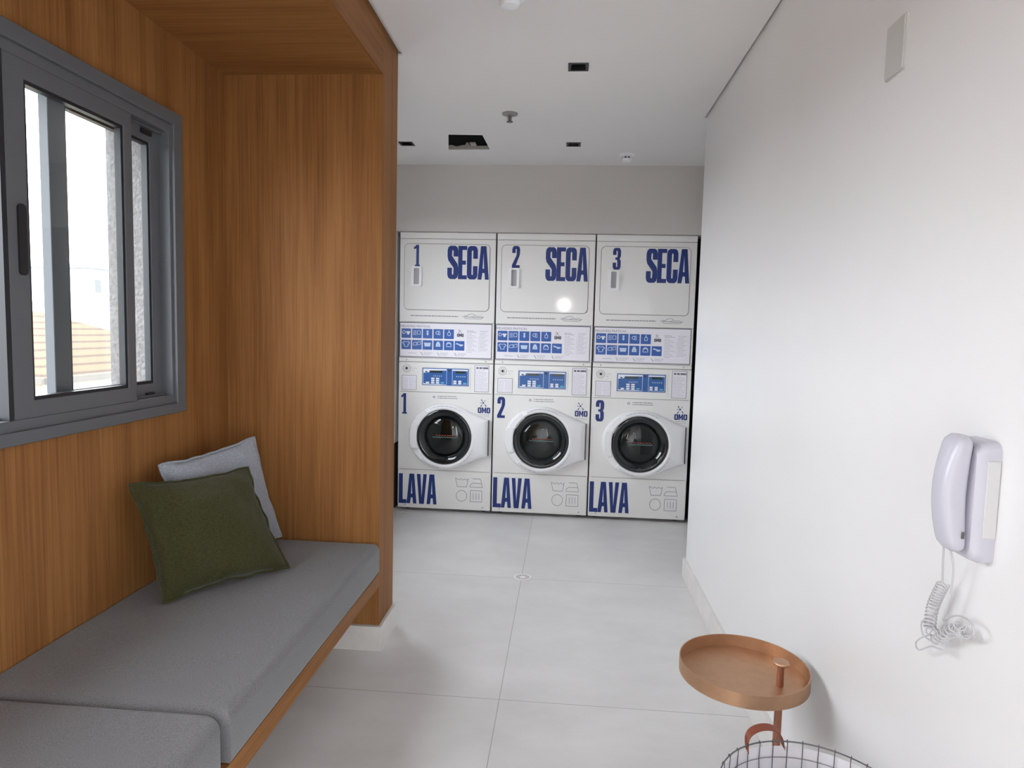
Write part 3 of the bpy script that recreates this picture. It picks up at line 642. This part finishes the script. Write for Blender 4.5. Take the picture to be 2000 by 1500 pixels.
def make_dryer():
    r = thing('tumble_dryer', (XM, YM, 1.0795), '-', 'tumble dryer', 'tumble dryers stacked on the washers')
    ZB = 1.0795; Z = lambda z: z-ZB
    x0, x1 = GAPX, MW-GAPX
    MB().box(x0, x1, .012, .72, Z(1.080), Z(1.942)).obj('cabinet', ENAM, r, bevel=.003)
    MB().box(x1, MW-.0002, .010, .03, Z(1.081), Z(1.985)).obj('gap_shade', GAP, r)  # same black strip, shade in the gap between dryers
    MB().box(x0, x1, 0, .012, Z(1.0805), Z(1.1075)).obj('bottom_rail', ENAM, r, bevel=.003)
    ip = MB().box(x0, x1, .001, .012, Z(1.109), Z(1.362)).obj('service_panel', ENAM, r, bevel=.002)
    fp = MB().slab([rect(x0, x1, Z(1.364), Z(1.9425)), rrect(.036, .642, Z(1.447), Z(1.910), .032)], 0, .012, 'y').obj('front_panel', ENAM, r, bevel=.002)
    d = MB().slab([rrect(.0385, .6395, Z(1.4495), Z(1.9075), .030)], -.005, .010, 'y').obj('door', mat('glossy_enamel', (.80, .80, .785), .07, spec=.55), r, bevel=.0025)
    mb = MB(); outline(mb, .036, .642, Z(1.447), Z(1.910), .0034, .032, -.0004, .004); mb.obj('door_joint', GREYL, r)
    MB().box(x0-.001, x1+.001, -.004, .72, Z(1.9445), Z(1.9885)).obj('top_cap', ENAM, r, bevel=.005)
    for za, zb in ((1.940, 1.947), (1.105, 1.111), (1.36, 1.367)): MB().box(x0+.005, x1-.005, .006, .02, Z(za), Z(zb)).obj('panel_joint', GAP, r)
    # pull on the door: raised surround with a grey finger pocket
    h = MB().slab([rrect(.088, .163, Z(1.612), Z(1.750), .010), rrect(.108, .145, Z(1.626), Z(1.738), .006)], -.018, -.005, 'y').obj('door_pull', PLAST, d, bevel=.003)
    MB().box(.106, .147, -.007, -.005, Z(1.624), Z(1.740)).obj('pull_pocket', mat('pocket_grey', (.38, .38, .40), .5), h)
    o = word(MB(), 'SECA', .343, .636, Z(1.667), Z(1.897), .008, -.0062, -.005).obj('lettering', NAVY, d)
    rnd = random.Random(2)
    mb = MB(); scribble(mb, .085, .425, Z(1.404), .006, rnd); mb.obj('small_print', GREYT, fp)
    # line emblem: two long strokes with a loop and a swash over them
    mb = MB(); T = lambda P, t=.0028: [mb.slab([strip((a[0], Z(a[1])), (b2[0], Z(b2[1])), t)], -.0009, 0, 'y') for a, b2 in zip(P, P[1:])]
    T([(.455, 1.407), (.500, 1.406), (.54, 1.403), (.590, 1.403), (.607, 1.408)], .0034); T([(.470, 1.406), (.478, 1.394), (.585, 1.393), (.600, 1.403)])
    T([(.468, 1.416), (.486, 1.410), (.494, 1.420), (.512, 1.426), (.532, 1.426), (.545, 1.418), (.538, 1.410), (.52, 1.409)])
    T([(.545, 1.412), (.565, 1.411), (.580, 1.413), (.59, 1.415)])
    mb.obj('emblem', GREYT, fp)
    # notice on the service panel
    s = MB().box(.006, .668, .0, .001, Z(1.1135), Z(1.3595)).obj('notice', STICK, ip)
    mb = MB(); outline(mb, .006, .668, Z(1.1135), Z(1.3595), .0046, .001, -.0008, 0); mb.obj('notice_border', DARKT, s)
    font_text('MELHORES PR\u00c1TICAS', .0225, .013, Z(1.3245), 0, GREYT, 'notice_heading', s, xs=.98)
    k = 0
    for row, (zc, cnt) in enumerate(((1.248, 5), (1.168, 6))):
        for c in range(cnt):
            x = .021+c*.0765; t = MB().slab([rrect(x, x+.069, Z(zc), Z(zc+.067), .003, 3)], -.001, 0, 'y').obj('pictogram_tile', BLUE, s)
            mb = MB(); icon(mb, k, x, Z(zc), .069); mb.obj('pictogram', ICON if k else WPRINT, t); k += 1
    mb = MB(); omo(mb, .419, Z(1.265), .047); mb.obj('logo', DARKT, s)
    mb = MB()
    scribble(mb, .489, .535, Z(1.306), .005, rnd); scribble(mb, .489, .555, Z(1.297), .005, rnd)
    for q in range(13):
        scribble(mb, .489, .530+.03*((q*7) % 3)/2, Z(1.284-q*.0105), .0028, rnd)
    for q in range(14): scribble(mb, .582, .640 - .012*(q % 3), Z(1.306-q*.0105), .0028, rnd)
    for xa in (.162, .280, .404): scribble(mb, xa+.022, xa+.085, Z(1.146), .003, rnd); scribble(mb, xa+.022, xa+.075, Z(1.138), .003, rnd); scribble(mb, xa+.022, xa+.07, Z(1.130), .003, rnd)
    mb.box(.574, .5755, -.0006, 0, Z(1.16), Z(1.27))
    mb.obj('notice_print', LGREYT, s)
    mb = MB(); mb.box(.07, .132, -.0006, 0, Z(1.139), Z(1.1425)); mb.obj('notice_print', LGREYT, s)
    for xa in (.162, .280, .404): MB().slab([strip((xa, Z(1.150)), (xa+.014, Z(1.128)), .007)], -.0006, 0, 'y').obj('notice_mark', LGREYT, s)
    for sx in (.06, MW-.06): MB().lathe([(.006, 0), (.005, -.002), (.001, -.003)], (sx, 0, Z(1.094)), 'y', 12, False, True).obj('screw', CHROME, r)
    return r

W0 = make_washer(); D0 = make_dryer()
washers = [W0] + [copy_tree(W0) for _ in range(2)]; dryers = [D0] + [copy_tree(D0) for _ in range(2)]
WL = ['white front loading washer numbered 1 at the left of the row', 'white front loading washer numbered 2 in the middle of the row', 'white front loading washer numbered 3 at the right of the row']
DL = ['white tumble dryer numbered 1 on top of the left washer', 'white tumble dryer numbered 2 with a bright reflection, on the middle washer', 'white tumble dryer numbered 3 on top of the right washer']
NW = [(.022, .066, .706, .853), (.030, .085, .700, .850), (.036, .093, .700, .850)]
ND = [(.103, .147, 1.752, 1.900), (.110, .164, 1.752, 1.902), (.116, .170, 1.750, 1.899)]
for i in range(3):
    washers[i].location = (XM+MW*i, YM, 0); dryers[i].location = (XM+MW*i, YM, 1.0795)
    washers[i]['label'] = WL[i]; dryers[i]['label'] = DL[i]
    a, b2, c, d = NW[i]; word(MB(), str(i+1), a, b2, c, d).obj('number', NAVY, washers[i])
    a, b2, c, d = ND[i]; door = [o for o in dryers[i].children if o.name.startswith('door') and 'joint' not in o.name][0]
    word(MB(), str(i+1), a, b2, c-1.0795, d-1.0795, 0, -.0062, -.005).obj('number', NAVY, door)

# ------------------------------------------------------------------ ceiling fittings
def lamp_spot(x, y, label):
    t = thing('recessed_downlight', (x, y, ZC), label, 'downlight', 'square black downlights in the ceiling')
    MB().slab([rrect(-.0435, .0435, -.0435, .0435, .002, 2), rrect(-.031, .031, -.031, .031, .002, 2)], -.002, .010, 'z').obj('lamp_frame', BLACKP, t)
    L = []
    for a, z in ((.031, .008), (.027, .03), (.020, .06)): L.append([(-a, -a, z), (a, -a, z), (a, a, z), (-a, a, z)])
    MB().rings(L, False, True).obj('reflector', mat('deep_black', (.006, .006, .006), .3), t)
    MB().lathe([(.017, .058), (.015, .048), (.001, .046)], (0, 0, 0), 'z', 20, True, True).obj('lens', LCD, t)
    return t
lamp_spot(*LAMPS[0], 'square black recessed downlight, nearest of three in the white ceiling')
lamp_spot(*LAMPS[1], 'square black recessed downlight right of the torn ceiling hatch')
lamp_spot(*LAMPS[2], 'square black recessed downlight left of the torn hatch beside the oak post')
def detector(x, y, label, r=.05):
    t = thing('smoke_detector', (x, y, ZC), label, 'smoke detector', 'round white detectors on the ceiling')
    MB().lathe([(r, 0), (r, -.010), (r*.94, -.014), (r*.6, -.016)], (0, 0, 0), 'z', 40, True, True).obj('detector_base', PLAST, t, smooth=40)
    MB().lathe([(r*.52, -.016), (r*.52, -.026)], (0, 0, 0), 'z', 32, True, True).obj('sensor_gap', BLACKP, t, smooth=40)
    mb = MB()
    for k in range(8):
        a = k*PI/4; mb.tube([(r*.56*math.cos(a), r*.56*math.sin(a), -.014), (r*.54*math.cos(a), r*.54*math.sin(a), -.030)], .004, 6)
    mb.obj('cage', PLAST, t)
    MB().lathe([(r*.62, -.026), (r*.64, -.032), (r*.52, -.042), (r*.2, -.046), (.0005, -.046)], (0, 0, 0), 'z', 36, True, True).obj('detector_head', PLAST, t, smooth=40)
    return t
detector(.345, 4.30, 'round white smoke detector near the back bulkhead, above the third dryer')
detector(-.224, 2.290, 'round white smoke detector cut by the top edge of the view', .056)
t = thing('sprinkler', (-.328, 3.508, ZC), 'small grey sprinkler head hanging from the middle of the ceiling', 'sprinkler')
GM = mat('dull_grey_metal', (.16, .15, .15), .5, metal=.3)
MB().lathe([(.042, 0), (.040, -.006), (.022, -.010), (.012, -.012)], (0, 0, 0), 'z', 32, True, True).obj('escutcheon', mat('pale_grey_metal', (.27, .26, .25), .5), t, smooth=40)
MB().tube([(0, 0, -.01), (0, 0, -.034)], .0055, 10).tube([(-.003, 0, -.012), (-.010, 0, -.026), (-.003, 0, -.04)], .002, 6).tube([(.003, 0, -.012), (.010, 0, -.026), (.003, 0, -.04)], .002, 6).obj('nozzle', GM, t, smooth=40)
MB().lathe([(.016, -.040), (.017, -.043), (.003, -.045)], (0, 0, 0), 'z', 20, True, True).obj('deflector', GM, t, smooth=30)

# ------------------------------------------------------------------ floor drain, scrap
t = thing('floor_drain', (-.193, 3.432, 0), 'round white floor drain cover on the tile joint before the washers', 'drain')
WD = mat('drain_white', (.82, .81, .80), .4)
MB().lathe([(.050, .0003), (.049, .003), (.037, .003), (.036, .001)], (0, 0, 0), 'z', 48, True).obj('drain_ring', WD, t, smooth=40)
MB().lathe([(.036, .0004), (.036, .001)], (0, 0, 0), 'z', 40, True, True).obj('grate', mat('drain_grey', (.45, .44, .43), .5), t)
mb = MB().lathe([(.017, .001), (.016, .003)], (0, 0, 0), 'z', 24, True, True)
for k in range(10):
    a = k*PI/5; mb.slab([strip((.018*math.cos(a), .018*math.sin(a)), (.034*math.cos(a), .034*math.sin(a)), .003)], .001, .0022, 'z')
mb.obj('grate_spokes', WD, t)
mb = MB(); random.seed(9)
G = [[(-.028+.014*i, -.012+.012*j, .003+random.uniform(0, .010)) for i in range(5)] for j in range(3)]
V = [[mb.bm.verts.new(p) for p in r] for r in G]
for j in range(2):
    for i in range(4): mb.bm.faces.new((V[j][i], V[j][i+1], V[j+1][i+1], V[j+1][i]))
bmesh.ops.solidify(mb.bm, geom=mb.bm.faces[:], thickness=.002)
tag(mb.obj('scrap', mat('scrap_paper', (.6, .58, .5), .8), loc=(-1.12, 4.528, 0)), 'tiny crumpled pale scrap lying on the floor by the first washer', 'scrap')

# ------------------------------------------------------------------ blank plate and wall phone
t = thing('cover_plate', (XR, 1.526, 1.942), 'blank grey rectangular cover plate high on the right wall', 'cover plate')
PL = mat('plate_grey', (.55, .55, .525), .4)
MB().slab([rrect(-.040, .040, -.058, .058, .004)], -.004, 0, 'x').obj('back_plate', PL, t)
MB().slab([rrect(-.038, .038, -.056, .056, .004)], -.0075, -.004, 'x').obj('front_plate', PL, t, bevel=.0015)

t = thing('intercom_phone', (XR, 1.124, 1.062), 'white wall intercom handset phone with a coiled cord on the right wall', 'phone')
mb = MB()
L = []
for x, k in ((0, 1.0), (-.016, .99), (-.028, .95), (-.034, .86)):
    L.append([(x, a*k, b_*k) for a, b_ in rrect(-.042, .042, -.100, .100, .016)])
mb.rings(L); mb.obj('phone_base', PHONE, t, smooth=35)
MB().box(-.020, -.0005, -.0435, -.0395, -.055, .070).obj('name_strip', mat('strip_white', (.60, .60, .61), .4), t, bevel=.001)
L = []
for k in range(25):
    u = k/24; z = -.088+.190*u
    bul = math.sin(PI*u)
    out = -.058-.018*bul; inn = -.033-.002*bul
    hw = .0255+.002*math.cos(2*PI*u)
    e = min(u, 1-u); s_ = 1 if e > .09 else .62+.38*math.sqrt(max(0, 1-(1-e/.09)**2))
    cx_ = (out+inn)/2; dx = (inn-out)/2
    L.append([(cx_+dx*s_*math.copysign(abs(math.cos(a))**.62, math.cos(a)), hw*s_*math.copysign(abs(math.sin(a))**.62, math.sin(a)), z) for a in [2*PI*q/28 for q in range(28)]])
hs = MB().rings(L).obj('handset', PHONE, t, smooth=50); hs.location = (0, -.006, .004)
MB().box(-.046, -.042, -.0285, -.0266, -.063, -.052).obj('microphone_slot', GREYL, hs)
MB().box(-.044, -.034, -.026, -.010, .078, .090).obj('hook_gap', GREYL, t)
# cord: two straight tails, a coiled stretch and a tangle
def coil(path, R, r, turns, n=14):
    P = [Vector(p) for p in path]; seg = [0]
    for a, b_ in zip(P, P[1:]): seg.append(seg[-1]+(b_-a).length)
    tot = seg[-1]; out = []
    M = int(turns*n)
    for k in range(M+1):
        s_ = tot*k/M; i = max(j for j in range(len(P)-1) if seg[j] <= s_+1e-9)
        f = (s_-seg[i])/(seg[i+1]-seg[i]); c = P[i].lerp(P[i+1], f); tdir = (P[i+1]-P[i]).normalized()
        u = Vector((1, 0, 0)); v = tdir.cross(u).normalized(); a = 2*PI*k/n
        out.append(c + u*R*math.cos(a) + v*R*math.sin(a))
    return MB_add.tube(out, r, 5, caps=False)
def smoothpath(P, n=8):
    P = [Vector(p) for p in P]; out = []
    for i in range(len(P)-1):
        p0, p1, p2, p3 = P[max(i-1, 0)], P[i], P[i+1], P[min(i+2, len(P)-1)]
        for k in range(n):
            t_ = k/n; out.append(.5*((2*p1)+(p2-p0)*t_+(2*p0-5*p1+4*p2-p3)*t_*t_+(3*p1-p0-3*p2+p3)*t_**3))
    return out+[P[-1]]
def LC(y, z, x=.664): return (x-XR, y-1.124, z-1.062)
MB_add = MB()
coil(smoothpath([LC(1.167, .899), LC(1.182, .872), LC(1.195, .840), LC(1.197, .805)]), .0092, .0014, 15)
coil(smoothpath([LC(1.197, .805), LC(1.175, .800, .672), LC(1.15, .818), LC(1.12, .838, .668), LC(1.095, .846)]), .0092, .0014, 15)
coil(smoothpath([LC(1.19, .788, .670), LC(1.16, .806, .66), LC(1.13, .832, .655), LC(1.10, .856, .66)]), .0075, .0013, 9)
MB_add.tube(smoothpath([LC(1.132, .978, .640), LC(1.148, .94, .650), LC(1.166, .902, .662)]), .0019, 6)
MB_add.tube(smoothpath([LC(1.118, .978, .642), LC(1.126, .94, .655), LC(1.143, .875, .662), LC(1.160, .838, .664)]), .0016, 6)
MB_add.tube(smoothpath([LC(1.16, .838), LC(1.12, .864), LC(1.085, .868), LC(1.075, .852), LC(1.10, .838), LC(1.15, .812), LC(1.20, .792), LC(1.236, .762), LC(1.226, .752), LC(1.19, .776), LC(1.15, .792), LC(1.19, .815), LC(1.222, .808), LC(1.216, .785), LC(1.17, .79)]), .0016, 6)
MB_add.obj('coiled_cord', CORD, t, smooth=60)

# ------------------------------------------------------------------ copper tray table
t = thing('side_table', (.581, 1.695, 0), 'small round copper tray table with an off-centre pole against the right wall', 'side table')
TC = (.499-.581, 1.7404-1.695); TR = .166; Zt = .45
MB().lathe([(.0005, Zt-.034), (TR-.003, Zt-.034), (TR-.003, Zt), (TR, Zt), (TR, Zt-.036), (.0005, Zt-.036)], (TC[0], TC[1], 0), 'z', 96).obj('tray', COPPER, t, smooth=40)
MB().lathe([(.010, .006), (.010, .30), (.0088, .47)], (0, 0, 0), 'z', 24, True, True).obj('pole', mat('copper_pole', (.42, .19, .13), .4, metal=.7), t, smooth=40)
MB().lathe([(.004, .468), (.020, .474), (.0215, .478), (.020, .4815), (.0005, .482)], (0, 0, 0), 'z', 32, True, True).obj('knob', COPPER, t, smooth=40)
MB().lathe([(.098, 0), (.098, .005), (.094, .007), (.02, .008), (.012, .014)], (0, 0, 0), 'z', 64, True, True).obj('base_plate', COPPER, t, smooth=40)

# ------------------------------------------------------------------ wire basket
BX, BY, BR_, BZ = .491, 1.191, .1755, .470
t = thing('wire_basket', (BX, BY, 0), 'round dark wire basket lined in white with leather handles, in front of the copper table', 'basket')
def br(z):
    u = z/BZ; return BR_*(.80+.26*u-.06*u**6) if u < .999 else BR_
def ringpts(r, z, n=72, ph=0): return [(r*math.cos(2*PI*k/n+ph), r*math.sin(2*PI*k/n+ph), z) for k in range(n)]
MB().tube(ringpts(BR_, BZ, 96), .0015, 8, closed=True).obj('rim', WIRE, t, smooth=60)
mb = MB(); NV = 36
for k in range(NV):
    a = 2*PI*k/NV; P = []
    for j in range(15):
        z = BZ*(1-j/14)*.985+.006; rr = br(z)-.002; w_ = .0012*noise.noise(Vector((k, j*.7, 0)))
        P.append(((rr+w_)*math.cos(a+w_*4), (rr+w_)*math.sin(a+w_*4), z))
    P = [((BR_+.003)*math.cos(a), (BR_+.003)*math.sin(a), BZ-.004), ((BR_+.001)*math.cos(a), (BR_+.001)*math.sin(a), BZ+.0035), ((BR_-.003)*math.cos(a), (BR_-.003)*math.sin(a), BZ)] + P
    mb.tube(P, .0009, 5)
for j in range(1, 14): z = BZ*(1-j/14); mb.tube(ringpts(br(z)-.003, z), .0007, 5, closed=True)
tag(mb.obj('wire_mesh', WIRE, t, smooth=60))
L = [(br(z)+.001, z) for z in [BZ-.012-k*(BZ-.018)/10 for k in range(11)]]
L2 = [(r_+.0015, z) for r_, z in L]
MB().lathe(L+[(.0005, .006), (.0005, .004)]+L2[::-1], (0, 0, 0), 'z', 72, closed=True).obj('liner', LINER, t, smooth=50)
def strap(a0, a1, hgt, lean):
    """leather loop standing up from the rim between two angles"""
    A0 = Vector((BR_*math.cos(a0), BR_*math.sin(a0), BZ-.012)); A1 = Vector((BR_*math.cos(a1), BR_*math.sin(a1), BZ-.012))
    out = ((A0+A1)/2); out.z = 0; out.normalize(); L = []
    n_ = 28
    for k in range(n_+1):
        u = k/n_; s_ = math.sin(PI*u)**.55; p = A0.lerp(A1, .5-.5*math.cos(PI*u)*1.02) + Vector((0, 0, hgt*s_)) + out*lean*s_
        wv = Vector((0, 0, 1))*.35+out*.9; wv.normalize(); wv *= .008
        th = Vector((0, 0, .0009))
        if k in (0, n_): pass
        L.append([p-wv-th, p+wv-th, p+wv+th, p-wv+th])
    return MB().rings(L).obj('handle', LEATHER, t, smooth=60)
strap(math.radians(120), math.radians(93), .040, .012)
strap(math.radians(-62), math.radians(-96), .050, .012)

# ------------------------------------------------------------------ outside
GZ = -6.0
struct('ground', MB().box(-120, 40, -60, 120, GZ-.2, GZ), mat('asphalt', (.05, .05, .05), .9), 'pale ground of the neighbourhood below the window')
def roof_mat(name, col, col2):
    m_ = mat(name, col, .85)
    tc_ = nd(m_, 'ShaderNodeTexCoord'); wv = nd(m_, 'ShaderNodeTexWave'); wv.bands_direction = 'Z'; wv.inputs['Scale'].default_value = 1.7; wv.inputs['Distortion'].default_value = .3
    lk(m_, tc_.outputs['Object'], wv.inputs['Vector'])
    r_ = nd(m_, 'ShaderNodeValToRGB'); e_ = r_.color_ramp.elements; e_[0].position = .0; e_[0].color = (*col2, 1); e_[1].position = .35; e_[1].color = (*col, 1)
    lk(m_, wv.outputs['Fac'], r_.inputs[0]); lk(m_, r_.outputs[0], bsdf(m_).inputs['Base Color']); return m_
ROOF = roof_mat('terracotta_tiles', (.085, .050, .026), (.030, .018, .011)); HW = mat('cream_house_wall', (.75, .70, .60), .9); HG = mat('white_house_wall', (.8, .8, .8), .9); GUT = mat('dark_gutter', (.12, .11, .10), .7)
def house(x0, x1, y0, y1, ze, zr, wall, label, ov=.5):
    t_ = thing('house', ((x0+x1)/2, (y0+y1)/2, GZ), label, 'house', 'houses seen through the window')
    cx_, cy_ = t_.location.x, t_.location.y
    MB().box(x0-cx_, x1-cx_, y0-cy_, y1-cy_, 0, ze-GZ-.02).obj('wall', wall, t_)
    hx, hy = (x1-x0)/2+ov, (y1-y0)/2+ov; rl = abs(hy-hx); e, z = ze-GZ, zr-GZ
    A_ = [(-hx, -hy, e), (hx, -hy, e), (hx, hy, e), (-hx, hy, e)]
    R_ = [(0, -rl, z), (0, rl, z)] if hy > hx else [(-rl, 0, z), (rl, 0, z)]
    mb_ = MB(); v = [mb_.bm.verts.new(p) for p in A_+R_]
    if hy > hx: F = ((0, 1, 4), (1, 2, 5, 4), (2, 3, 5), (3, 0, 4, 5), (0, 3, 2, 1))
    else: F = ((0, 1, 5, 4), (1, 2, 5), (2, 3, 4, 5), (3, 0, 4), (0, 3, 2, 1))
    for f in F: mb_.bm.faces.new([v[i] for i in f])
    mb_.obj('roof', ROOF, t_)
    MB().box(hx-.05, hx+.10, -hy, hy, e-.14, e+.02).box(-hx, hx, -hy-.10, -hy+.05, e-.14, e+.02).obj('gutter', GUT, t_)
    return t_
house(-20.5, -13.2, 15.6, 23.5, -.15, 1.55, HW, 'cream house with a big terracotta tiled hip roof outside the window')
house(-14.6, -11.6, 8.4, 13.4, -.75, .42, HW, 'nearer low terracotta roof beyond the open window edge')
def block(x0, x1, y0, y1, z1, m_, label, wins=True):
    t_ = thing('building', ((x0+x1)/2, (y0+y1)/2, GZ), label, 'building', 'houses seen through the window')
    cx_, cy_ = t_.location.x, t_.location.y
    MB().box(x0-cx_, x1-cx_, y0-cy_, y1-cy_, 0, z1-GZ).box(x0-cx_-.3, x1-cx_+.3, y0-cy_-.3, y1-cy_+.3, z1-GZ, z1-GZ+.25).obj('wall', m_, t_)
    if wins:
        n_ = int((y1-y0)/2)
        for k in range(n_): yy = y0-cy_+1+k*2; MB().box(x1-cx_, x1-cx_+.03, yy-.4, yy+.4, z1-GZ-2.2, z1-GZ-1.0).obj('window', GREYL, t_)
    return t_
block(-40, -31, 32, 39, 2.3, HG, 'white flat roofed building far beyond the tiled roof')
block(-52, -44, 58, 66, 6.1, mat('grey_tower', (.45, .47, .5), .9), 'grey block on the horizon outside the window')
block(-30, -24, 20, 27, 1.7, HG, 'low white building behind the tree and the tiled roof', False)
t = thing('tree', (-10.6, 11.3, GZ), 'sparse dark green tree outside at the left edge of the window', 'tree')
MB().tube([(0, 0, 0), (.1, 0, 3), (0, .1, 5.2), (.1, .1, 7.2)], [.16, .12, .08, .03], 8).obj('trunk', mat('bark', (.12, .09, .07), .9), t, smooth=60)
mb = MB(); random.seed(5)
for k in range(620):
    a = random.uniform(0, 2*PI); ph = math.acos(random.uniform(-1, 1)); rr = random.random()**.4
    p = Vector((1.0*rr*.6*math.sin(ph)*math.cos(a), .62*rr*math.sin(ph)*math.sin(a), 7.1+.75*rr*math.cos(ph)))
    n1 = Vector((random.uniform(-1, 1), random.uniform(-1, 1), random.uniform(-1, 1))).normalized(); n2 = n1.orthogonal().normalized()*.05
    v = [mb.bm.verts.new(q) for q in (p-n1*.11, p+n2, p+n1*.11, p-n2)]; mb.bm.faces.new(v)
mb.obj('foliage', mat('leaf_green', (.030, .045, .018), .8), t)
